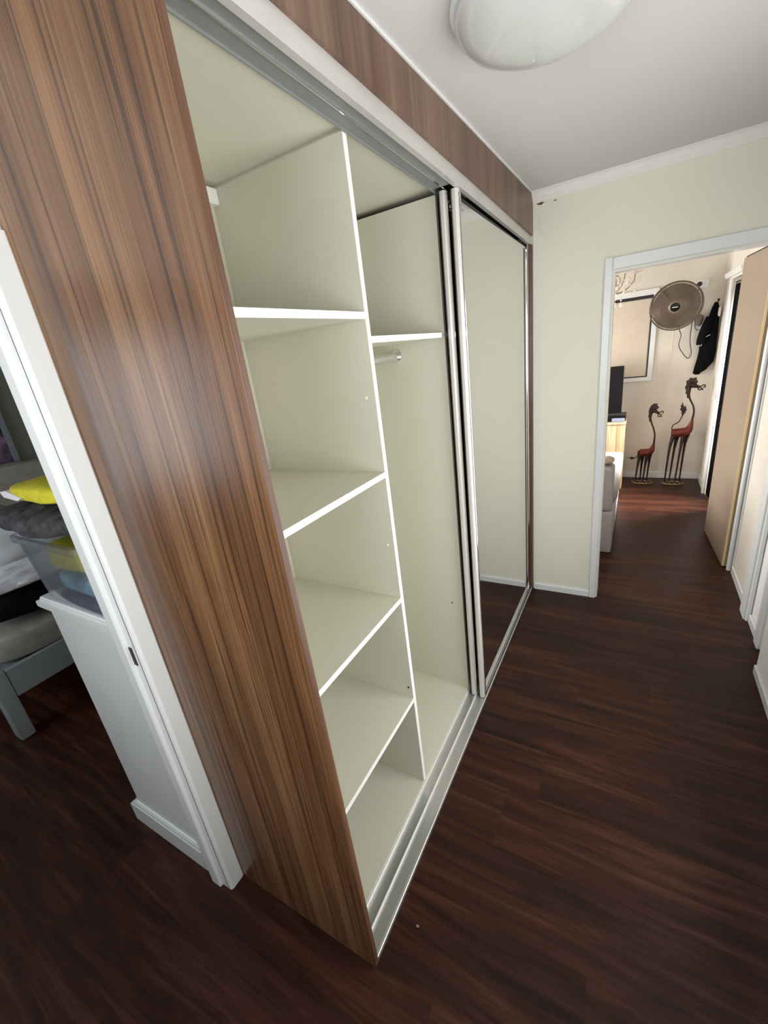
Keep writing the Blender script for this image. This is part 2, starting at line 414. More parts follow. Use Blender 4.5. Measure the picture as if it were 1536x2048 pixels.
# living room
wall('wall_living_back', wall_beige, [(-1.8, 1.32, YE, YE + 0.1, 0, 2.45)])
wall('wall_living_right', wall_beige, [(1.215, 1.32, W1 - 0.012, 2.86, 0, 2.45), (1.215, 1.32, 2.86, 4.06, 0, 2.45), (1.215, 1.32, 4.545, YE, 0, 2.45), (1.215, 1.32, 4.06, 4.545, 1.95, 2.45)])
wall('wall_living_left', wall_beige, [(-1.8, -1.7, W1 - 0.012, 2.75, 0, 2.45), (-1.8, -1.7, 4.65, YE, 0, 2.45), (-1.8, -1.7, 2.75, 4.65, 0, 0.9), (-1.8, -1.7, 2.75, 4.65, 2.05, 2.45)])
wall('wall_closet', black_m, [(1.36, 1.9, 3.96, 4.0, 0, 2.3), (1.36, 1.9, 4.62, 4.66, 0, 2.3), (1.86, 1.9, 4.0, 4.62, 0, 2.3)])  # black walls, the dark past the doorway is put into their colour

def window(name, x0, x1, y0, y1, z0, z1, axis):
    """frame with a mullion and a pane in an opening; axis = the wall's thickness axis"""
    f = 0.045; bm = bmesh.new()
    if axis == 1:
        for a in ((x0, x0 + f, y0, y1, z0, z1), (x1 - f, x1, y0, y1, z0, z1), (x0, x1, y0, y1, z0, z0 + f), (x0, x1, y0, y1, z1 - f, z1), ((x0 + x1) / 2 - f / 2, (x0 + x1) / 2 + f / 2, y0, y1, z0, z1)): add_box(bm, *a)
    else:
        for a in ((x0, x1, y0, y0 + f, z0, z1), (x0, x1, y1 - f, y1, z0, z1), (x0, x1, y0, y1, z0, z0 + f), (x0, x1, y0, y1, z1 - f, z1), (x0, x1, (y0 + y1) / 2 - f / 2, (y0 + y1) / 2 + f / 2, z0, z1)): add_box(bm, *a)
    o = struct(link(name, bm, gloss_white))
    bm = bmesh.new()
    if axis == 1: add_box(bm, x0 + f, x1 - f, y0 + 0.01, y0 + 0.014, z0 + f, z1 - f)
    else: add_box(bm, x1 - 0.014, x1 - 0.01, y0 + f, y1 - f, z0 + f, z1 - f)
    link('pane', bm, pane_m, o)
    return o
window('window_1', -0.30, 1.0, -1.78, -1.74, 1.0, 2.1, 1)
window('window_2', 1.24, 1.28, -1.40, -0.10, 0.94, 1.96, 0)
window('window_added', 1.24, 1.28, 0.30, 1.25, 0.02, 2.0, 0)  # unseen glazed door, added to let more light into the far hall
window('window_3', -3.45, -2.05, -1.78, -1.74, 0.94, 2.06, 1)

# ------------------------------------------------------------------ trims
# cornice over the end wall (cove)
cv = [(L, 2.354), (L - 0.006, 2.354), (L - 0.012, 2.362), (L - 0.022, 2.372), (L - 0.034, 2.388), (L - 0.044, 2.394), (L - 0.050, 2.3955), (L - 0.050, 2.410), (L, 2.412)]
struct(prism('trim_1', cornice_m, cv, 0, 0.0, XR), 'white cove cornice above the end wall')
# end wall baseboard
bb = [(L - 0.013, 0), (L - 0.013, 0.038), (L - 0.008, 0.047), (L, 0.047), (L, 0)]
struct(prism('baseboard_end', gloss_white, bb, 0, 0.012, 0.366), 'white skirting under the cream end wall')
# bedroom doorway trim: lining, stop and architrave
t1 = bpy.data.objects.new('trim_2', None); C.objects.link(t1); t1['kind'] = 'structure'; t1['label'] = 'white bedroom doorway frame beside the walnut wardrobe side'
prism('lining', gloss_white, [(XL0, DB), (XL1 + 0.003, DB), (XL1 + 0.003, DB + 0.012), (XL0, DB + 0.012)], 2, 0, 1.99, t1)
prism('architrave', gloss_white, [(-0.578, -0.0005), (-0.563, -0.0005), (-0.5605, -0.004), (-0.5605, -0.046), (-0.564, -0.053), (-0.570, -0.055), (-0.578, -0.055)], 2, 0, 2.02, t1)
prism('door_stop', gloss_white, [(-0.652, DB), (-0.652, DB - 0.009), (-0.650, DB - 0.011), (-0.612, DB - 0.011), (-0.608, DB - 0.009), (-0.608, DB)], 2, 0.0, 1.97, t1)
box('head_lining', gloss_white, XL0, XL1, -0.93, DB, 1.958, 1.97, t1)
box('far_lining', gloss_white, XL0, XL1, -0.942, -0.93, 0, 1.97, t1)
sk = box('strike_plate', black_m, -0.606, -0.590, DB - 0.002, DB, 0.975, 1.035, t1, 0.001)
lab(sk, 'small black strike plate let into the jamb')
# end doorway frame
t2 = bpy.data.objects.new('trim_3', None); C.objects.link(t2); t2['kind'] = 'structure'; t2['label'] = 'white doorway frame in the cream end wall'
AY = L - 0.016
def arch(name, x0, x1, inner_right, z0, z1):
    s = 1 if inner_right else -1
    a, b = (x0, x1)
    pts = [(a, L), (a, AY + 0.006), (a + 0.004, AY), (b - 0.004, AY), (b, AY + 0.006), (b, L)]
    return prism(name, gloss_white, pts, 2, z0, z1, t2)
arch('architrave', 0.366, 0.405, True, 0, 2.021)
arch('architrave', 1.192, XR - 0.001, False, 0, 2.021)
prism('head_architrave', gloss_white, [(L, DZ + 0.006), (AY + 0.006, DZ + 0.006), (AY, DZ + 0.010), (AY, 2.017), (AY + 0.006, 2.021), (L, 2.021)], 0, 0.4055, 1.1915, t2)
box('lining', gloss_white, DX0 - 0.0, DX0 + 0.004, L - 0.001, W1, 0, DZ, t2)
box('lining', gloss_white, DX1 - 0.004, DX1 + 0.0, L - 0.001, W1, 0, DZ, t2)
box('head_lining', gloss_white, DX0 + 0.004, DX1 - 0.004, L - 0.001, W1, DZ - 0.004, DZ, t2)
# right wall skirtings and doorway frame
struct(box('baseboard_right', gloss_white, 1.203, XR, 2.062, 2.248, 0, 0.052, None, 0.003))
t3 = struct(box('trim_4', gloss_white, 1.196, XR, 1.985, 2.06, 0, 2.02, None, 0.004), 'white architrave on the right wall near the end doorway')
struct(box('baseboard_right_near', gloss_white, 1.150, 1.16, 1.25, 1.782, 0, 0.05, None, 0.003))
struct(box('baseboard_right_rear', gloss_white, 1.150, 1.16, -1.7, 0.30, 0, 0.05, None, 0.003))
# living room skirtings
struct(box('baseboard_living_back', gloss_white, -1.7, 1.205, YE - 0.013, YE, 0, 0.075, None, 0.003))
struct(box('baseboard_living_right', gloss_white, 1.203, 1.215, 4.60, YE - 0.013, 0, 0.075, None, 0.003))
struct(box('baseboard_living_near', gloss_white, 1.203, 1.215, W1, 2.845, 0, 0.06, None, 0.003))
# two brown paint chips at the top of the end wall
for i, (cx, cz, s) in enumerate(((0.045, 2.345, 0.011), (0.118, 2.342, 0.005))):
    bm = bmesh.new()
    pts = [(cx + s * 1.5 * math.cos(a) * (1 + .4 * math.sin(3 * a + i)), cz + s * 0.5 * math.sin(a) * (1 + .3 * math.cos(5 * a))) for a in [k * 2 * PI / 14 for k in range(14)]]
    add_prism(bm, pts, 1, L - 0.0012, L - 0.0002)
    o = link('paint_chip', bm, chip_m, bpy.data.objects['wall_end'])
    lab(o, 'brown chip in the cream paint')

# ------------------------------------------------------------------ the wardrobe
W = thing('built_in_wardrobe', 'long built-in wardrobe with walnut side, open white shelves and mirror sliding doors', 'wardrobe', (0, 0, 0))
XB = -0.576                         # back of the wardrobe
bm = bmesh.new()
add_prism(bm, [(XB, 0.0), (0.0, 0.0), (0.0, 2.353), (XB, 2.353)], 1, 0.0, 0.0168)
lab(link('side_panel', bm, walnut, W), 'tall walnut laminate end panel facing the bedroom door')
box('panel_edge_band', walnut_edge, 0.0, 0.0012, 0.0006, 0.0164, 0.0, 2.35, bpy.data.objects['side_panel'])
box('side_panel_lining', melamine, XB + 0.008, -0.096, 0.0168, 0.020, 0.035, 2.19, W)
# fascia between track and ceiling
bm = bmesh.new()
add_prism(bm, [(0.019, zt(0.019)), (L - 0.006, zt(L)), (L - 0.006, zc(L) - 0.002), (0.019, zc(0.019) - 0.002)], 0, -0.012, 0.007)
lab(link('fascia', bm, walnut_fascia, W), 'walnut fascia board under the ceiling')
bm = bmesh.new(); pts = [(0.02, zc(0.02)), (L - 0.052, zc(L)), (L - 0.052, zc(L) - 0.007), (0.02, zc(0.02) - 0.007)]
add_prism(bm, pts, 0, 0.0072, 0.0115); link('ceiling_bead', bm, gloss_white, W)
bm = bmesh.new(); add_box(bm, 0.0072, 0.0125, L - 0.006, L - 0.0005, 0.05, 2.354); link('corner_bead', bm, gloss_white, W)
# carcass
lab(box('back_panel', melamine, XB, XB + 0.008, 0.0168, L - 0.004, 0.02, 2.215, W), 'cream back panel')
bm = bmesh.new(); add_prism(bm, [(0.017, 2.221), (L - 0.004, 2.205), (L - 0.004, 2.221), (0.017, 2.237)], 0, XB + 0.008, -0.0945)
link('top_panel', bm, melamine, W)
box('base_panel', melamine, XB + 0.008, -0.098, 0.0168, L - 0.004, 0.004, 0.034, W)
XF = -0.0962
def panel(name, x0, x1, y0, y1, z0, z1, edge):
    p = box(name, melamine, x0, x1 - (0.001 if edge else 0), y0, y1, z0, z1, W)
    if edge: box('edge_band', melamine_edge, x1 - 0.001, x1, y0 + 0.0003, y1 - 0.0003, z0 + 0.0003, z1 - 0.0003, p)
    return p
DV0, DV1 = 0.571, 0.589
panel('divider', XB + 0.009, XF, DV0, DV1, 0.034, 2.206, True)
panel('divider', XB + 0.009, -0.100, 1.145, 1.163, 0.034, 2.194, False)
for z in (0.474, 0.915, 1.362, 1.811):
    panel('shelf', XB + 0.009, XF, 0.0202, DV0 - 0.0002, z - 0.018, z, True)
panel('shelf', XB + 0.009, XF - 0.006, DV1 + 0.0002, 1.1448, 1.732, 1.750, True)
panel('shelf', XB + 0.009, -0.100, 1.1632, L - 0.005, 1.732, 1.750, False)
# fittings
lab(box('corner_block', melamine_edge, XB + 0.008, XB + 0.034, 0.523, DV0 - 0.0005, 2.165, 2.206, W, 0.002), 'small white fixing block high in the back corner')
for x, z, mm in ((-0.128, 1.585, melamine_edge), (-0.121, 1.112, melamine_edge), (-0.112, 0.521, chip_m)):
    lathe('screw_cap', mm, [(0.0045, -0.0), (0.0045, 0.0012), (0.003, 0.002), (0, 0.0022)], (x, DV0, z), (0, -1, 0), W, 16)
lathe('screw_cap', chip_m, [(0.004, 0), (0.004, 0.001), (0, 0.0014)], (-0.155, 1.145, 0.53), (0, -1, 0), W, 12)
bm = bmesh.new()
ry = [(0.011 * math.cos(a), 0.016 * math.sin(a)) for a in [k * 2 * PI / 20 for k in range(20)]]
add_prism(bm, [(-0.312 + a, 1.684 + b) for a, b in ry], 1, DV1 + 0.002, 1.143)
rail = link('hanging_rail', bm, chrome, W, smooth=True)
bm = bmesh.new(); add_prism(bm, [(-0.312 + a * 1.9, 1.690 + b * 1.5) for a, b in ry], 1, 1.1385, 1.1447)
link('rail_socket', bm, chrome, rail)
bm = bmesh.new(); add_prism(bm, [(-0.312 + a * 1.9, 1.690 + b * 1.5) for a, b in ry], 1, DV1 + 0.0003, DV1 + 0.006)
link('rail_socket', bm, chrome, rail)
# top track: fascia strip, two channels with a bright middle lip
def sloped(name, mat, x0, x1, d0, d1, ya, yb, parent, sm=False):
    bm = bmesh.new(); add_prism(bm, [(ya, zt(ya) + d0), (yb, zt(yb) + d0), (yb, zt(yb) + d1), (ya, zt(ya) + d1)], 0, x0, x1)
    return link(name, bm, mat, parent)
tt = sloped('top_track', alu_face, -0.019, -0.003, -0.043, 0.0, 0.018, L - 0.008, W)
lab(tt, 'pale aluminium strip of the overhead double track')
sloped('track_back', black_m, -0.0925, -0.019, -0.004, 0.0, 0.018, L - 0.008, tt)  # black strip stands in for the shade inside the track
sloped('track_lip', chrome, -0.0565, -0.0530, -0.038, -0.026, 0.018, L - 0.008, tt)
sloped('track_lip', alu_shaded, -0.0935, -0.0910, -0.040, -0.004, 0.018, L - 0.008, tt)
sloped('track_channel', alu_shaded, -0.0910, -0.0190, -0.034, -0.028, 0.018, 1.105, tt)
# bottom track: base plate, raised lips
bt = box('bottom_track', alu, -0.098, -0.004, 0.018, L - 0.008, 0.0, 0.009, W)
lab(bt, 'silver floor track with raised lips')
box('track_lip', highlit_alu, -0.0975, -0.0935, 0.018, L - 0.008, 0.009, 0.022, bt, 0.0008)
box('track_lip', highlit_alu, -0.0550, -0.0505, 0.018, L - 0.008, 0.009, 0.019, bt, 0.0008)
box('track_lip', alu, -0.0600, -0.0570, 0.018, L - 0.008, 0.009, 0.013, bt)
prism('track_ramp', alu, [(-0.012, 0.009), (-0.0035, 0.0135), (-0.0015, 0.012), (-0.0005, 0.0), (-0.012, 0.0)], 1, 0.018, L - 0.008, bt)
prism('track_nose', highlit_alu, [(-0.0045, 0.0138), (-0.0030, 0.0150), (-0.0010, 0.0138), (-0.0018, 0.0120), (-0.0035, 0.0130)], 1, 0.018, L - 0.008, bt)
# walnut filler strip at the far end
lab(box('filler_strip', walnut_edge, -0.090, 0.004, L - 0.0315, L - 0.0065, 0.016, zt(L) - 0.045, W), 'dark walnut strip against the end wall')
# sliding doors, both parked at the far half
def sliding_door(xc, y0, y1, z0, zoff, txt):
    t = 0.0125
    ztop0, ztop1 = zt(y0) - zoff, zt(y1) - zoff
    bm = bmesh.new(); add_prism(bm, [(y0 + 0.004, z0 + 0.02), (y1 - 0.004, z0 + 0.02), (y1 - 0.004, ztop1 - 0.012), (y0 + 0.004, ztop0 - 0.012)], 0, xc - 0.003, xc + 0.001)
    d = lab(link('sliding_door', bm, black_m, W), txt)
    bm = bmesh.new(); add_prism(bm, [(y0 + 0.02, z0 + 0.03), (y1 - 0.02, z0 + 0.03), (y1 - 0.02, ztop1 - 0.028), (y0 + 0.02, ztop0 - 0.040)], 0, xc + 0.0012, xc + 0.004)
    link('mirror', bm, mirror_m, d)
    # rounded near stile: bull-nosed section
    def stile(ya, s):
        sec = [(-t, 0.026), (-t, 0.004), (-t + 0.004, -0.002), (-t * 0.3, -0.0045), (t * 0.3, -0.0045), (t - 0.004, -0.002), (t, 0.004), (t, 0.020), (t - 0.006, 0.026)]
        pts = [(xc + a, ya + s * b) for a, b in sec]
        return prism('stile', stile_m if s > 0 else chrome, pts, 2, z0, (ztop0 if s > 0 else ztop1), d)
    stile(y0, 1); stile(y1, -1)
    box('seal_strip', black_m, xc - t - 0.0025, xc - t, y0 + 0.002, y0 + 0.02, z0, ztop0 - 0.004, d)
    box('stile_trim', chrome, xc + t, xc + t + 0.0050, y0 + 0.006, y0 + 0.018, z0 + 0.01, ztop0 - 0.012, d, 0.0012)
    bm = bmesh.new(); ya, yb = y0 + 0.026, y1 - 0.026
    add_prism(bm, [(ya, ztop0 - 0.042), (yb, ztop1 - 0.030), (yb, ztop1 - 0.020), (ya, ztop0 - 0.032)], 0, xc - 0.008, xc + 0.008)
    link('top_rail', bm, chrome, d)
    box('bottom_rail', alu, xc - 0.010, xc + 0.0115, ya, yb, z0 + 0.002, z0 + 0.036, d, 0.001)
    box('bottom_bead', chrome, xc + 0.0115, xc + 0.0135, ya, yb, z0 + 0.030, z0 + 0.036, d)
    for yy in (y0 + 0.06, y1 - 0.09):
        box('roller_bracket', black_m, xc - 0.004, xc + 0.004, yy, yy + 0.05, zt(yy) - zoff - 0.006, zt(yy) - 0.008, d)
    return d
sliding_door(-0.0215, 1.120, 2.233, 0.014, 0.0445, 'front mirrored sliding door with pearl stile')
sliding_door(-0.0650, 1.122, 2.233, 0.014, 0.0400, 'rear mirrored sliding door mostly hidden behind the front one')

# ------------------------------------------------------------------ ceiling light
cl = thing('ceiling_light', 'round opal glass oyster light on the white hall ceiling', 'ceiling light', (0.335, 0.735, zc(0.735)))
LC = (0.335, 0.745, zc(0.745) - 0.0005)
lathe('base', gloss_white, [(0, 0), (0.196, 0), (0.200, -0.006), (0.194, -0.014), (0, -0.014)], LC, (0, 0, 1), cl, 64)
lathe('diffuser', lamp_glass, [(0.186, -0.0145), (0.190, -0.022), (0.186, -0.036), (0.168, -0.054), (0.136, -0.070), (0.095, -0.081), (0.050, -0.087), (0, -0.089)], LC, (0, 0, 1), cl, 64)

# crumbs on the floor by the front corner of the wardrobe
tag(soft('lint_crumb', mattress_m, (0.071, 0.142, 0.0022), (0.0045, 0.0032, 0.002), amp=0.0006, freq=300, nu=14, nv=8), 'tiny pale crumb on the dark floor near the wardrobe front corner', 'crumb')

# ------------------------------------------------------------------ bedroom
ch = thing('chest_of_drawers', 'white chest with moulded top and plinth just inside the bedroom doorway', 'chest', (-0.93, 0.3, 0))
CX0, CX1, CY0, CY1 = -1.100, -0.70, -0.037, 0.72
body = box('body', gloss_white, CX0, CX1, CY0, CY1, 0.0, 1.036, ch, 0.002)
def ring_mould(name, z0, prof):
    bm = bmesh.new(); loops = []
    for off, z in prof:
        oy = min(off * 0.35, 0.014); loops.append([bm.verts.new((x, y, z0 + z)) for x, y in ((CX0 - off, CY0 - oy), (CX1 + 0.003, CY0 - oy), (CX1 + 0.003, CY1 + oy), (CX0 - off, CY1 + oy))])
    for a, b in zip(loops, loops[1:]):
        for k in range(4): bm.faces.new((a[k], a[(k + 1) % 4], b[(k + 1) % 4], b[k]))
    bm.faces.new(list(reversed(loops[0]))); bm.faces.new(loops[-1])
    return link(name, bm, gloss_white, ch)
ring_mould('top', 1.034, [(0.003, 0), (0.012, 0.006), (0.016, 0.014), (0.040, 0.016), (0.046, 0.022), (0.046, 0.032), (0.040, 0.038), (0.024, 0.040), (0.020, 0.050), (0.014, 0.055)])
ring_mould('plinth', 0.0, [(0.050, 0), (0.050, 0.088), (0.044, 0.096), (0.030, 0.100), (0.028, 0.110), (0.012, 0.118), (0.002, 0.120)])
for i in range(4):
    z0 = 0.135 + i * 0.222
    d = box('drawer', gloss_white, CX0 - 0.012, CX0 - 0.001, CY0 + 0.03, CY1 - 0.03, z0, z0 + 0.208, ch, 0.003)
    lathe('knob', chrome, [(0.006, 0), (0.006, 0.014), (0.014, 0.02), (0.012, 0.028), (0, 0.03)], (CX0 - 0.012, 0.20, z0 + 0.104), (-1, 0, 0), d, 16)
ZT = 1.0895
# clear tub: flared thin-walled crate with rim
tb = thing('storage_tub', 'clear plastic storage tub of folded cloths on the white chest', 'tub', (-0.95, 0.12, ZT))
def tub_shell():
    bm = bmesh.new()
    def loop(x0, x1, y0, y1, z, r=0.03):
        pts = []
        for cx, cy, a0 in ((x1 - r, y1 - r, 0), (x0 + r, y1 - r, 90), (x0 + r, y0 + r, 180), (x1 - r, y0 + r, 270)):
            for k in range(5):
                a = math.radians(a0 + 22.5 * k); pts.append(bm.verts.new((cx + r * math.cos(a), cy + r * math.sin(a), z)))
        return pts
    Ls = [loop(-1.055, -0.712, -0.036, 0.22, ZT + 0.001), loop(-1.062, -0.708, -0.040, 0.23, ZT + 0.02), loop(-1.092, -0.700, -0.050, 0.26, ZT + 0.205),
          loop(-1.104, -0.690, -0.060, 0.27, ZT + 0.210), loop(-1.104, -0.690, -0.060, 0.27, ZT + 0.228), loop(-1.092, -0.700, -0.050, 0.26, ZT + 0.230),
          loop(-1.089, -0.703, -0.047, 0.257, ZT + 0.202), loop(-1.059, -0.711, -0.037, 0.227, ZT + 0.022)]
    for a, b in zip(Ls, Ls[1:]):
        n = len(a)
        for k in range(n): bm.faces.new((a[k], a[(k + 1) % n], b[(k + 1) % n], b[k]))
    bm.faces.new(list(reversed(Ls[0]))); bm.faces.new(Ls[-1])
    return bm
link('tub_body', tub_shell(), tub_m, tb, smooth=True)
tag(soft('folded_cloth', blue_c, (-0.885, 0.085, ZT + 0.062), (0.150, 0.100, 0.032), amp=0.012, e=0.4, freq=11), 'pale blue and white folded cloth at the bottom of the clear tub', 'cloth')
tag(soft('folded_towel', yellow_c, (-0.880, 0.085, ZT + 0.150), (0.155, 0.108, 0.042), amp=0.010, e=0.4, freq=9, fold=(0.003, (6, 0, 60))), 'yellow folded towel pressed against the inside of the clear tub', 'towel')
tag(soft('rolled_blanket', grey_plush, (-0.945, 0.010, ZT + 0.278), (0.240, 0.085, 0.038), amp=0.02, e=0.75, nu=150, nv=40, fold=(0.010, (95, 10, 30))), 'charcoal ribbed plush blanket lying over the rim of the clear tub', 'blanket')
tag(soft('rolled_blanket', grey_plush, (-0.86, 0.185, ZT + 0.290), (0.15, 0.055, 0.035), amp=0.015, e=0.75, nu=60, fold=(0.005, (75, 10, 20))), 'second smaller fold of charcoal plush behind the ribbed blanket on the tub', 'blanket')
ytw = tag(soft('beach_towel', yellow_c, (-0.875, 0.04, ZT + 0.366), (0.175, 0.09, 0.026), amp=0.016, e=0.55, freq=8, fold=(0.004, (0, 8, 80))), 'bright yellow towel with white stripe folded on top of the grey blanket', 'towel')
bm = bmesh.new()
add_prism(bm, [(-1.030, ZT + 0.372), (-0.99, ZT + 0.377), (-0.90, ZT + 0.359), (-0.93, ZT + 0.350), (-1.015, ZT + 0.356)], 1, -0.050, -0.01)
link('white_stripe', bm, white_c, ytw)

# bed
bd = thing('bed', 'white timber bed with pale mattress seen past the bedroom doorway', 'bed', (-2.8, 0.6, 0))
for x, yy in ((-2.215, -0.045), (-3.50, -0.045), (-2.215, 1.75), (-3.50, 1.75)):
    bm = bmesh.new(); add_box(bm, x - 0.045, x + 0.045, yy - 0.035, yy + 0.035, 0, 0.42, 0.012, 2); link('leg', bm, bed_white, bd, smooth=True)
box('side_rail', bed_white, -2.20, -2.172, -0.0095, 1.7145, 0.25, 0.415, bd, 0.003)
box('side_rail', bed_white, -3.54, -3.51, -0.0095, 1.7145, 0.25, 0.415, bd, 0.003)
box('foot_rail', bed_white, -3.45, -2.265, -0.075, -0.045, 0.25, 0.415, bd, 0.003)
box('slat_base', bed_white, -3.505, -2.205, -0.0, 1.70, 0.36, 0.385, bd)
soft('mattress', mattress_m, (-2.855, 0.85, 0.475), (0.655, 0.885, 0.088), bd, amp=0.006, e=0.25, nu=60)
tag(soft('duvet', white_c, (-2.99, 0.46, 0.80), (0.24, 0.34, 0.20), amp=0.05, e=0.7, freq=5, nu=60, nv=30), 'heaped white duvet on the bed behind the clear tub', 'duvet')
tag(soft('padded_headrest', beige_q, (-3.435, 0.86, 0.94), (0.10, 0.80, 0.34), amp=0.02, e=0.45, freq=6, nu=70, nv=40), 'big beige quilted cushion propped against the bedroom wall on the bed', 'cushion')
tag(soft('travel_bag', dark_cloth, (-2.45, 0.38, 0.668), (0.22, 0.36, 0.080), amp=0.02, e=0.6, freq=5), 'soft black bag lying flat on the edge of the mattress', 'bag')
tag(soft('plastic_packet', foil_m, (-2.40, 0.30, 0.802), (0.19, 0.27, 0.030), amp=0.022, e=0.5, freq=11, nu=90, nv=40), 'crinkled silver plastic packet lying on the black bag', 'packet')
tag(soft('crumpled_bag', mattress_m, (-2.95, 0.36, 1.085), (0.13, 0.13, 0.05), amp=0.03, e=0.8, freq=9, nu=60, nv=30), 'small crumpled pale bag on top of the white duvet', 'bag')
pf = thing('picture_frame', 'purple flower print in a white frame on the dim bedroom wall', 'picture', (-3.6, 0.5, 1.6))
bm = bmesh.new()
for a in ((-3.6, -3.575, 0.86, 0.895, 1.25, 1.95), (-3.6, -3.575, 0.10, 0.135, 1.25, 1.95), (-3.6, -3.575, 0.135, 0.86, 1.25, 1.285), (-3.6, -3.575, 0.135, 0.86, 1.915, 1.95)): add_box(bm, *a)
link('frame', bm, bed_white, pf)
box('print', pic_m, -3.599, -3.585, 0.135, 0.86, 1.285, 1.915, pf)

# ------------------------------------------------------------------ living room beyond the end doorway
# window with blind on the back wall
wf = bpy.data.objects.new('window_4', None); C.objects.link(wf); wf['kind'] = 'structure'; wf['label'] = 'white framed window with dark sash line on the living room back wall'
WX0, WX1, WZ0, WZ1 = -0.55, 0.640, 1.137, 1.945
bm = bmesh.new()
for a in ((WX1, WX1 + 0.045, YE - 0.018, YE, WZ0 - 0.04, WZ1 + 0.055), (WX0 - 0.045, WX0, YE - 0.018, YE, WZ0 - 0.04, WZ1 + 0.055), (WX0, WX1, YE - 0.018, YE, WZ1, WZ1 + 0.055), (WX0, WX1, YE - 0.022, YE, WZ0 - 0.04, WZ0)): add_box(bm, *a)
link('window_casing', bm, gloss_white, wf)
bm = bmesh.new()
for a in ((WX1 - 0.012, WX1, YE - 0.012, YE, WZ0, WZ1), (WX0, WX1 - 0.012, YE - 0.012, YE, WZ0, WZ0 + 0.010), (WX0, WX1 - 0.012, YE - 0.012, YE, WZ1 - 0.03, WZ1)): add_box(bm, *a)
link('window_sash', bm, black_m, wf)
box('pane', wall_beige, WX0, WX1 - 0.012, YE - 0.003, YE - 0.0005, WZ0 + 0.010, WZ1 - 0.03, wf)
bl = thing('roller_blind', 'cream roller blind pulled down over the living room window', 'blind', (0.1, YE - 0.01, 1.9))
box('fabric', blind_m, WX0 + 0.004, WX1 - 0.018, YE - 0.008, YE - 0.005, WZ0 + 0.036, WZ1 - 0.035, bl)
box('bottom_bar', blind_m, WX0 + 0.004, WX1 - 0.018, YE - 0.0125, YE - 0.0045, WZ0 + 0.013, WZ0 + 0.034, bl, 0.002)
# pull string
cd = tag(tube('pull_cord', brass, [(0.838, YE - 0.006, 1.60), (0.836, YE - 0.006, 1.40), (0.834, YE - 0.006, 1.245)], 0.0016, seg=6), 'thin pull cord hanging on the wall below the fan', 'cord')
# power outlet and plug
po = thing('power_outlet', 'double white power outlet with a black plug beside the wall fan', 'outlet', (1.03, YE, 1.97))
box('plate', wall_white, 0.972, 1.086, YE - 0.010, YE - 0.0005, 1.935, 2.008, po, 0.003)
lathe('plug', black_m, [(0.021, 0), (0.021, 0.022), (0.013, 0.03), (0, 0.031)], (1.011, YE - 0.010, 1.971), (0, -1, 0), po, 20)
# wall fan
FC = Vector((0.823, 4.80, 1.797)); FN = Vector((-0.12, -1.0, -0.16)).normalized()
fan = thing('wall_fan', 'bronze round wall fan mounted beside the living room window', 'fan', tuple(FC))
q = Vector((0, 0, 1)).rotation_difference(FN)
def fp(r, a, h): return FC + q @ Vector((r * math.cos(a), r * math.sin(a), h))
bm = bmesh.new()
ringp = [fp(0.214, k * 2 * PI / 72, 0.0) for k in range(73)]
add_tube(bm, ringp, 0.0062, 8)
add_tube(bm, [fp(0.205, k * 2 * PI / 72, -0.05) for k in range(73)], 0.004, 6)
gd = link('guard_rim', bm, fan_wire, fan, smooth=True)
lab(gd, 'dark bronze rim')
bm = bmesh.new()
for k in range(150):
    a = k * 2 * PI / 150
    add_tube(bm, [fp(0.052, a, 0.040), fp(0.12, a + 0.10, 0.038), fp(0.18, a + 0.16, 0.024), fp(0.211, a + 0.18, 0.0)], 0.0015, 3)
for k in range(60):
    a = k * 2 * PI / 60
    add_tube(bm, [fp(0.211, a, 0.0), fp(0.205, a, -0.05), fp(0.13, a, -0.085), fp(0.06, a, -0.09)], 0.0012, 3)
g = link('guard_wires', bm, fan_wire, fan); g['kind'] = 'stuff'
for rr_, hh in ((0.095, 0.0395), (0.150, 0.033)):
    pass
lathe('hub_badge', fan_blade, [(0.054, 0.036), (0.056, 0.042), (0.048, 0.048), (0.040, 0.050)], tuple(FC), FN, fan, 40)
hb = lathe('hub_cap', dark_m, [(0.041, 0.046), (0.038, 0.051), (0.02, 0.053), (0, 0.0535)], tuple(FC), FN, fan, 32)
bm = bmesh.new(); c_ = FC + FN * 0.0545
ux = q @ Vector((1, 0, 0)); uz = Vector((1, 0, 0)); uz = (uz - FN * uz.dot(FN)).normalized(); vz = FN.cross(uz)
vs = [bm.verts.new(c_ + uz * a + vz * b + FN * h) for h in (-0.001, 0.0005) for a, b in ((-0.022, -0.003), (0.022, -0.003), (0.022, 0.003), (-0.022, 0.003))]
for f in ((0, 1, 2, 3), (7, 6, 5, 4), (0, 4, 5, 1), (1, 5, 6, 2), (2, 6, 7, 3), (3, 7, 4, 0)): bm.faces.new([vs[i] for i in f])
link('badge_line', bm, gloss_white, hb)
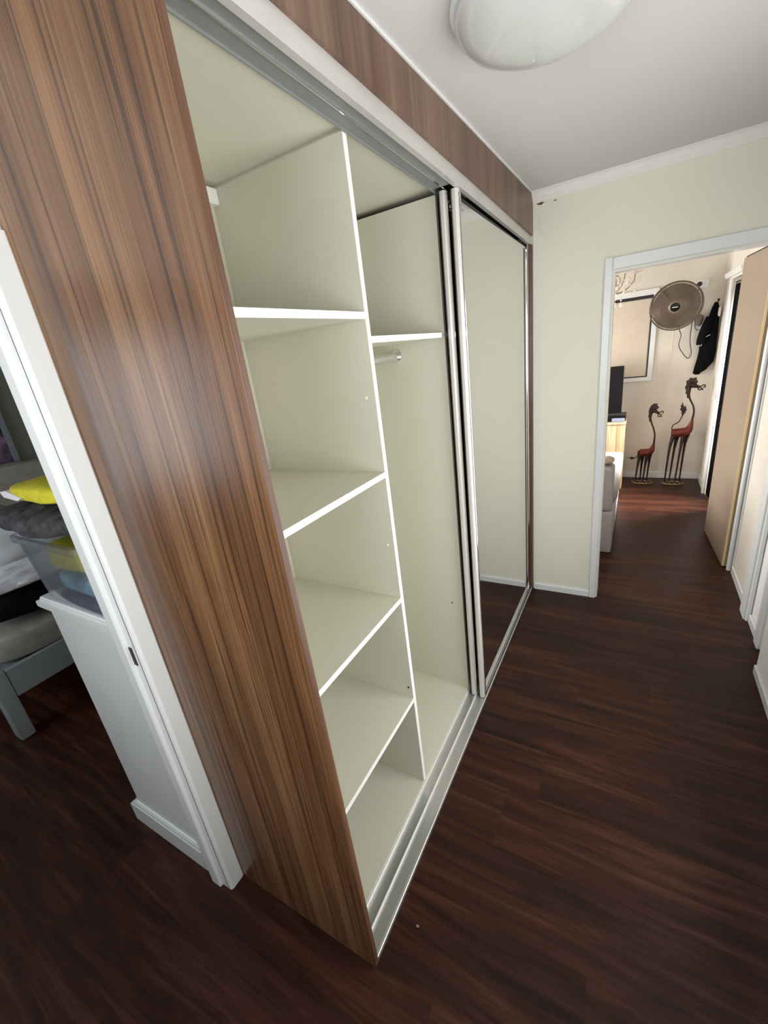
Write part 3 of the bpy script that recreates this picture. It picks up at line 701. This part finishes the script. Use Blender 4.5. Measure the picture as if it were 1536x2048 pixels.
for k in range(5):
    a0 = k * 2 * PI / 5 + 0.3; bm = bmesh.new(); A = []; B = []
    for i in range(9):
        t = i / 8; r = 0.03 + 0.165 * t; wd = 0.632
        A.append([fp(r, a0 + wd * (k2 / 4 - 1), -0.02 - 0.012 * (k2 / 4 - 1)) for k2 in range(9)])
    for dz in (0.0, -0.003):
        B.append([[bm.verts.new(p + FN * dz) for p in row_] for row_ in A])
    for G in B:
        for i in range(8):
            for k2 in range(8): bm.faces.new((G[i][k2], G[i][k2 + 1], G[i + 1][k2 + 1], G[i + 1][k2]))
    edge = [(0, k2) for k2 in range(9)] + [(i, 8) for i in range(1, 9)] + [(8, k2) for k2 in range(7, -1, -1)] + [(i, 0) for i in range(7, 0, -1)]
    for e0, e1 in zip(edge, edge[1:] + edge[:1]): bm.faces.new((B[0][e0[0]][e0[1]], B[0][e1[0]][e1[1]], B[1][e1[0]][e1[1]], B[1][e0[0]][e0[1]]))
    link('blade', bm, fan_blade, fan)
lathe('motor', fan_blade, [(0, -0.16), (0.05, -0.155), (0.062, -0.12), (0.062, -0.09), (0.035, -0.06), (0.02, -0.03), (0.02, 0.0), (0, 0.0)], tuple(FC), FN, fan, 32)
e_ = FC - FN * 0.15
tube('bracket', fan_blade, [tuple(e_), (e_.x, 5.0, e_.z - 0.02), (e_.x, YE - 0.014, e_.z - 0.02)], 0.020, fan, 12)
box('wall_plate', fan_blade, e_.x - 0.04, e_.x + 0.04, YE - 0.016, YE - 0.0005, e_.z - 0.09, e_.z + 0.05, fan, 0.004)
tube('power_cord', black_m, [(0.880, 4.98, 1.64), (0.888, 5.03, 1.575), (0.907, 5.045, 1.518), (0.896, 5.045, 1.432), (0.93, 5.045, 1.358), (0.985, 5.045, 1.292), (1.010, 5.045, 1.34), (0.988, 5.045, 1.456), (0.986, 5.045, 1.60), (0.992, 5.045, 1.75), (1.006, 5.045, 1.90), (1.011, 5.035, 1.955)], 0.0036, fan, 8, 6)

# chandelier
CHC = Vector((0.27, 3.9, 2.03))
cdl = thing('chandelier', 'brass and crystal chandelier hanging just inside the living room', 'chandelier', (CHC.x, CHC.y, 2.41))
lathe('column', brass, [(0, 0.25), (0.012, 0.25), (0.008, 0.12), (0.022, 0.09), (0.010, 0.05), (0.008, 0.0), (0.028, -0.03), (0.030, -0.06), (0.014, -0.09), (0.018, -0.105), (0, -0.12)], tuple(CHC), (0, 0, 1), cdl, 24)
tube('suspension_rod', brass, [(CHC.x, CHC.y, CHC.z + 0.249), (CHC.x, CHC.y, 2.395)], 0.004, cdl, 8)
lathe('ceiling_rose', brass, [(0, 0), (0.05, 0), (0.045, -0.012), (0.02, -0.02), (0, -0.02)], (CHC.x, CHC.y, 2.4095), (0, 0, 1), cdl, 24)
drops = []
for k in range(6):
    a = k * 2 * PI / 6 + 0.2; ca, sa = math.cos(a), math.sin(a)
    P = lambda r, z: (CHC.x + r * ca, CHC.y + r * sa, CHC.z + z)
    tube('arm', brass, [P(0.02, -0.05), P(0.07, -0.085), (P(0.14, -0.075)), P(0.20, -0.02), P(0.215, 0.04)], 0.0048, cdl, 8, 6)
    tube('scroll', brass, [P(0.02, 0.0), P(0.06, 0.045), P(0.10, 0.03), P(0.105, -0.01), P(0.075, -0.03), P(0.06, -0.01)], 0.0035, cdl, 6, 6)
    lathe('candle_cup', crystal, [(0.0, 0.040), (0.012, 0.040), (0.045, 0.052), (0.048, 0.056), (0.010, 0.050), (0, 0.050)], P(0.215, 0), (0, 0, 1), cdl, 20)
    lathe('candle_sleeve', gloss_white, [(0.010, 0.055), (0.010, 0.12), (0.0, 0.122)], P(0.215, 0), (0, 0, 1), cdl, 16)
    drops += [(P(0.215, 0.0), 5), (P(0.252, 0.03), 3), (P(0.178, 0.03), 3), (P(0.12, -0.085), 5), (P(0.06, -0.095), 4), (P(0.10, 0.02), 3)]
drops += [(tuple(CHC + Vector((0, 0, -0.13))), 4)]
def crystal_string(p, n):
    bm = bmesh.new(); z = p[2]
    for i in range(n - 1):
        add_lathe(bm, [(0, 0.007), (0.006, 0.003), (0.0065, 0), (0.006, -0.003), (0, -0.007)], (p[0], p[1], z), (0, 0, 1), 8); z -= 0.017
    add_lathe(bm, [(0, 0.012), (0.004, 0.006), (0.011, -0.012), (0.012, -0.019), (0.007, -0.027), (0, -0.029)], (p[0], p[1], z - 0.006), (0, 0, 1), 10)
    return link('crystal_drop', bm, crystal, cdl)
for p, n in drops: crystal_string((p[0], p[1], p[2] - 0.008), n)

# jacket, cap and hooks in the corner
jk = thing('hanging_jacket', 'long black jacket hanging from a hook in the living room corner', 'jacket', (1.15, 5.0, 1.78))
def jacket():
    rows = [(1.790, 1.150, 1.176, .02), (1.74, 1.130, 1.190, .05), (1.66, 1.112, 1.200, .065), (1.58, 1.092, 1.204, .075), (1.50, 1.070, 1.206, .08), (1.43, 1.062, 1.206, .08), (1.36, 1.066, 1.206, .075), (1.30, 1.062, 1.205, .07), (1.24, 1.052, 1.200, .06), (1.20, 1.046, 1.170, .055), (1.165, 1.042, 1.145, .05), (1.14, 1.040, 1.105, .045), (1.125, 1.060, 1.100, .03)]
    bm = bmesh.new(); rings = []; n = 28
    for i, (z, a, b, d) in enumerate(rows):
        cx = (a + b) / 2; hw = (b - a) / 2; ring = []
        for k in range(n):
            t = 2 * PI * k / n; f = 1 + 0.10 * math.sin(5 * t + i * 0.6)
            x = cx + hw * math.cos(t) * (0.97 if f > 1 else 1.0)
            ring.append(bm.verts.new((min(x, 1.209), 5.055 - d * 0.5 - 0.006 + d * 0.5 * math.sin(t) * f * 0.9, z)))
        rings.append(ring)
    for r1, r2 in zip(rings, rings[1:]):
        for k in range(n): bm.faces.new((r1[k], r1[(k + 1) % n], r2[(k + 1) % n], r2[k]))
    bm.faces.new(list(reversed(rings[0]))); bm.faces.new(rings[-1])
    return bm
link('jacket_body', jacket(), dark_cloth, jk, smooth=True)
tube('sleeve', dark_cloth, [(1.120, 4.985, 1.66), (1.090, 4.972, 1.56), (1.068, 4.968, 1.46), (1.064, 4.972, 1.415)], [0.030, 0.036, 0.034, 0.028], jk, 14, 4)
tube('zip_edge', alu, [(1.140, 4.972, 1.50), (1.100, 4.962, 1.478), (1.080, 4.952, 1.44), (1.074, 4.945, 1.405), (1.052, 4.946, 1.415)], 0.0035, jk, 6, 5)
tag(soft('cloth_cap', fan_blade, (1.040, 5.035, 1.64), (0.036, 0.026, 0.058), amp=0.012, e=0.9, freq=14), 'grey brown cap hanging beside the black jacket', 'cap')
tag(tube('cap_strap', black_m, [(1.010, 4.995, 1.66), (1.008, 4.995, 1.60), (1.022, 4.99, 1.562), (1.045, 4.985, 1.553)], 0.004, None, 6, 4), 'thin black strap looping under the grey cap', 'strap')
hk = thing('coat_hook', 'small dark wall hook holding the black jacket', 'hook', (1.175, YE, 1.80))
tube('hook_arm', dark_metal, [(1.176, YE - 0.001, 1.815), (1.176, 5.04, 1.795), (1.178, 5.018, 1.80), (1.180, 5.012, 1.815)], 0.005, hk, 8, 4)
tag(soft('white_scarf', white_c, (1.190, 4.975, 1.70), (0.012, 0.014, 0.045), amp=0.004, e=0.8, freq=20), 'scrap of white cloth tucked behind the black jacket', 'scarf')

# metal giraffe-like sculptures
def sculpture(dx, y, k, sp, label):
    o = thing('metal_giraffe', label, 'sculpture', (dx, y, 0), 'metal giraffes by the living room wall')
    V = lambda p, dy=0.0: (p[0], y + dy, p[1])
    bm = bmesh.new(); add_tube(bm, [V(p[:2]) for p in sp['body']], [p[2] for p in sp['body']], 16, 5, 0.75)
    link('body', bm, rust, o, smooth=True)
    tube('neck', dark_metal, [V(p[:2]) for p in sp['neck']], [p[2] for p in sp['neck']], o, 10, 5)
    bm = bmesh.new(); add_prism(bm, sp['mane'], 1, y - 0.006, y + 0.006)
    hd = link('mane', bm, dark_metal, o)
    tube('snout', dark_metal, [V(p[:2]) for p in sp['snout']], [p[2] for p in sp['snout']], o, 10, 4)
    for s in sp['curls']: tube('curl', dark_metal, [V(p) for p in s], 0.0055 * k, o, 6, 4)
    tube('tail', dark_metal, [V(p) for p in sp['tail']], 0.0048 * k, o, 8, 5)
    bm = bmesh.new(); add_prism(bm, sp['tuft'], 1, y - 0.004, y + 0.004); link('tail_tuft', bm, dark_metal, o)
    for i, lg in enumerate(sp['legs']):
        dy = -0.022 if i % 2 == 0 else 0.022
        tube('leg', dark_metal, [V(lg[0], dy * .4), V(lg[1], dy), V(lg[2], dy)], [0.021 * k, 0.0105 * k, 0.0055 * k], o, 10, 5)
        lathe('foot', brass, [(0, 0.004), (0.009 * k, 0.004), (0.010 * k, 0), (0, 0)], (lg[2][0], y + dy, lg[2][1] - 0.004), (0, 0, 1), o, 10)
    bx0, bx1 = sp['base']; pts = []
    for i in range(25):
        a = 2 * PI * i / 24; pts.append(((bx0 + bx1) / 2 + (bx1 - bx0) / 2 * math.cos(a), y + 0.055 * math.sin(a), 0.008))
    bm = bmesh.new(); add_tube(bm, pts, 0.0052, 8)
    for lg in sp['legs'][:4]: add_tube(bm, [(lg[2][0], y - 0.05, 0.008), (lg[2][0], y + 0.05, 0.008)], 0.004, 6)
    link('base_ring', bm, brass, o, smooth=True)
    return o
Zs = 0.016
small = dict(
    body=[(0.618, 0.352, 0.018), (0.632, 0.350, 0.038), (0.665, 0.346, 0.043), (0.705, 0.352, 0.041), (0.734, 0.370, 0.034), (0.748, 0.405, 0.021), (0.754, 0.440, 0.011)],
    neck=[(0.754, 0.438, 0.011), (0.757, 0.505, 0.009), (0.754, 0.556, 0.008), (0.738, 0.615, 0.0075), (0.716, 0.675, 0.008), (0.702, 0.726, 0.010), (0.704, 0.790, 0.014)],
    mane=[(0.702, 0.684), (0.688, 0.705), (0.690, 0.725), (0.680, 0.743), (0.684, 0.770), (0.679, 0.801), (0.688, 0.835), (0.700, 0.860), (0.727, 0.880), (0.742, 0.872), (0.753, 0.882), (0.757, 0.850), (0.770, 0.845), (0.766, 0.825), (0.750, 0.815), (0.735, 0.790), (0.718, 0.775), (0.712, 0.74), (0.712, 0.70)],
    snout=[(0.708, 0.800, 0.022), (0.735, 0.800, 0.021), (0.762, 0.782, 0.013), (0.778, 0.770, 0.012)],
    curls=[[(0.776, 0.772), (0.792, 0.790), (0.808, 0.792), (0.812, 0.778), (0.803, 0.772)], [(0.774, 0.768), (0.768, 0.748), (0.780, 0.738), (0.795, 0.745)], [(0.780, 0.765), (0.798, 0.752), (0.800, 0.736)]],
    tail=[(0.622, 0.372), (0.614, 0.350), (0.614, 0.318), (0.598, 0.292), (0.580, 0.285)],
    tuft=[(0.590, 0.287), (0.572, 0.272), (0.545, 0.268), (0.555, 0.280), (0.503, 0.286), (0.548, 0.291), (0.545, 0.303), (0.568, 0.296)],
    legs=[((0.634, 0.320), (0.620, 0.206), (0.608, Zs)), ((0.662, 0.316), (0.658, 0.206), (0.655, Zs)), ((0.702, 0.316), (0.691, 0.207), (0.682, Zs)), ((0.732, 0.336), (0.727, 0.225), (0.719, Zs))],
    base=(0.575, 0.775))
big = dict(
    body=[(0.902, 0.560, 0.020), (0.918, 0.560, 0.042), (0.955, 0.560, 0.046), (1.010, 0.566, 0.047), (1.045, 0.588, 0.040), (1.062, 0.635, 0.024), (1.070, 0.694, 0.010)],
    neck=[(1.070, 0.690, 0.011), (1.076, 0.774, 0.009), (1.066, 0.829, 0.008), (1.048, 0.869, 0.008), (1.028, 0.91, 0.009), (1.012, 0.973, 0.013), (1.014, 1.034, 0.018)],
    mane=[(1.013, 0.911), (1.000, 0.925), (1.000, 0.950), (0.986, 0.965), (0.988, 0.995), (0.974, 1.021), (0.986, 1.050), (0.982, 1.088), (1.002, 1.098), (1.010, 1.116), (1.038, 1.110), (1.064, 1.116), (1.068, 1.088), (1.080, 1.078), (1.072, 1.055), (1.052, 1.040), (1.030, 1.010), (1.026, 0.96), (1.024, 0.92)],
    snout=[(1.018, 1.045, 0.030), (1.045, 1.040, 0.028), (1.075, 1.026, 0.016), (1.098, 1.020, 0.012)],
    curls=[[(1.095, 1.024), (1.112, 1.028), (1.130, 1.038), (1.143, 1.028), (1.138, 1.014), (1.126, 1.016)], [(1.092, 1.018), (1.088, 0.998), (1.104, 0.990), (1.116, 1.000)], [(1.100, 1.016), (1.118, 1.004), (1.128, 0.988)]],
    tail=[(0.908, 0.585), (0.904, 0.615), (0.914, 0.645), (0.956, 0.674), (0.976, 0.720), (0.984, 0.742)],
    tuft=[(0.978, 0.735), (0.990, 0.745), (1.006, 0.775), (1.013, 0.800), (1.004, 0.830), (1.000, 0.845), (0.990, 0.825), (0.978, 0.860), (0.968, 0.885), (0.968, 0.845), (0.955, 0.850), (0.964, 0.820), (0.954, 0.805), (0.968, 0.790)],
    legs=[((0.924, 0.532), (0.899, 0.383), (0.887, Zs)), ((0.960, 0.528), (0.946, 0.383), (0.931, Zs)), ((1.011, 0.530), (0.997, 0.391), (0.980, Zs)), ((1.048, 0.545), (1.033, 0.408), (1.024, Zs))],
    base=(0.862, 1.058))
sculpture(0.68, 4.86, 1.0, small, 'shorter metal giraffe sculpture with rust-red body and drooping tail')
sculpture(0.98, 4.86, 1.12, big, 'taller dark red metal giraffe sculpture with raised leafy tail near the corner')

# oak cabinet with television
cb = thing('tv_cabinet', 'pale oak television cabinet against the living room back wall', 'cabinet', (0.0, 4.85, 0))
box('carcass', oak, -0.62, 0.477, 4.615, 5.05, 0.0, 0.715, cb, 0.002)
box('top', oak, -0.63, 0.482, 4.60, 5.055, 0.7152, 0.737, cb, 0.002)
for x0, x1 in ((-0.60, -0.10), (-0.09, 0.386)):
    d = box('door', oak, x0, x1, 4.603, 4.6148, 0.03, 0.697, cb, 0.002)
    box('handle', alu, x0 + 0.04, x0 + 0.05, 4.585, 4.603, 0.35, 0.47, d, 0.002)
tv = thing('television', 'black flat television standing on the oak cabinet', 'television', (0.0, 4.75, 0.74))
box('screen', dark_m, -0.42, 0.428, 4.72, 4.755, 0.815, 1.298, tv, 0.004)
box('stand_neck', dark_m, -0.03, 0.03, 4.74, 4.76, 0.75, 0.83, tv)
box('stand_base', dark_m, -0.20, 0.20, 4.64, 4.86, 0.7374, 0.75, tv, 0.003)
bx = tag(box('media_box', dark_m, 0.22, 0.474, 4.66, 4.88, 0.7375, 0.800, None, 0.006), 'low black media box on the right end of the oak cabinet', 'box')
rc = tag(box('game_controller_case', plastic_grey, 0.345, 0.465, 4.612, 4.652, 0.7375, 0.776, None, 0.005), 'small blue-grey case in front of the black media box', 'case')
# sofa
sf = thing('sofa', 'pale slipcovered sofa with its back to the hall doorway', 'sofa', (0.0, 3.5, 0))
sf.rotation_euler = (0, 0, 0)
def softbox(name, mat, x0, x1, y0, y1, z0, z1, parent, bev=0.03, amp=0.0):
    bm = bmesh.new(); add_box(bm, x0, x1, y0, y1, z0, z1, bev, 3)
    return link(name, bm, mat, parent, smooth=True)
softbox('skirt', sofa_m, -1.2, 0.462, 2.95, 4.45, 0.004, 0.352, sf, 0.015)
softbox('backrest', sofa_m, -1.18, 0.450, 2.955, 3.17, 0.354, 0.700, sf, 0.03)
softbox('seat_cushion', sofa_m, -0.36, 0.480, 3.175, 4.44, 0.354, 0.470, sf, 0.04)
softbox('seat_cushion', sofa_m, -1.19, -0.37, 3.175, 4.44, 0.354, 0.470, sf, 0.04)
tag(soft('crumpled_throw', fur_m, (0.38, 3.07, 0.736), (0.065, 0.075, 0.026), amp=0.018, e=0.8, freq=16, nu=60, nv=30), 'small crumpled brown-grey throw on top of the sofa back', 'throw')

# tan door leaf folded back, its jamb and the dark doorway further on
dl = bpy.data.objects.new('door_1', None); C.objects.link(dl); dl['kind'] = 'structure'; dl['label'] = 'tan door leaf folded back along the living room right wall'
def leaf_box(name, mat, s0, s1, t0, t1, z0, z1, bev=0.0):
    A = Vector((1.163, 2.935, 0)); B = Vector((1.124, 3.57, 0)); u = (B - A); Ln = u.length; u.normalize(); nrm = Vector((u.y, -u.x, 0))
    bm = bmesh.new(); add_box(bm, s0 * Ln, s1 * Ln, t0, t1, z0, z1, bev)
    for v in bm.verts: c = v.co.copy(); v.co = A + u * c.x + nrm * c.y + Vector((0, 0, c.z))
    return link(name, bm, mat, dl)
leaf_box('leaf', tan_door, 0.0, 1.0, 0.0, 0.034, 0.006, 2.01)
leaf_box('leaf_edge', raw_edge, -0.006, -0.0005, 0.000, 0.014, 0.006, 2.01, 0.001)
leaf_box('head_shadow', black_m, 0.0, 1.0, 0.01, 0.04, 2.0105, 2.022)  # black strip painted in as the shadow line above the leaf
leaf_box('leaf_edge', tan_door, -0.006, -0.0005, 0.015, 0.034, 0.006, 2.01)
t5 = bpy.data.objects.new('trim_5', None); C.objects.link(t5); t5['kind'] = 'structure'; t5['label'] = 'white door post and casing on the living room right wall'
bm = bmesh.new(); add_prism(bm, [(1.2005 + 0.017 * math.cos(a), 2.895 + 0.017 * math.sin(a)) for a in [k * 2 * PI / 24 for k in range(24)]], 2, 0, 2.06)
link('door_post', bm, gloss_white, t5, smooth=True)
box('post_gap', black_m, 1.2085, 1.2145, 2.862, 2.878, 0, 2.06, t5)
box('casing', gloss_white, 1.207, 1.2145, 2.846, 2.861, 0, 2.06, t5)
t6 = bpy.data.objects.new('trim_6', None); C.objects.link(t6); t6['kind'] = 'structure'; t6['label'] = 'white frame and capped head of the dark doorway by the jacket'
bm = bmesh.new(); add_box(bm, 1.192, 1.214, 4.548, 4.60, 0, 1.96, 0.003); link('casing', bm, gloss_white, t6)
bm = bmesh.new(); add_box(bm, 1.192, 1.214, 4.02, 4.058, 0, 1.96, 0.003); link('casing', bm, gloss_white, t6)
prism('head_cap', gloss_white, [(1.214, 1.962), (1.180, 1.966), (1.172, 1.990), (1.172, 2.006), (1.214, 2.010)], 1, 4.02, 4.80, t6)
box('head_casing', wall_beige, 1.194, 1.214, 4.06, 4.545, 1.945, 1.9615, t6)
box('latch_plate', black_m, 1.196, 1.200, 4.5455, 4.550, 0.93, 1.03, t6)
dk = thing('dark_curtain', 'black curtain hanging in the narrow doorway beyond the tan door', 'curtain', (1.22, 4.3, 1.9))
bm = bmesh.new(); pf_, pb_ = [], []
for i in range(49):
    yy = 4.36 + 0.17 * i / 48; xx = 1.228 + 0.006 * math.sin(i * 0.85)
    pf_.append((xx, yy)); pb_.append((xx + 0.006, yy))
add_prism(bm, pf_ + list(reversed(pb_)), 2, 0.02, 1.90)
link('curtain_cloth', bm, dark_cloth, dk)
tube('curtain_rod', dark_metal, [(1.230, 4.0655, 1.915), (1.230, 4.5395, 1.915)], 0.007, dk, 8)
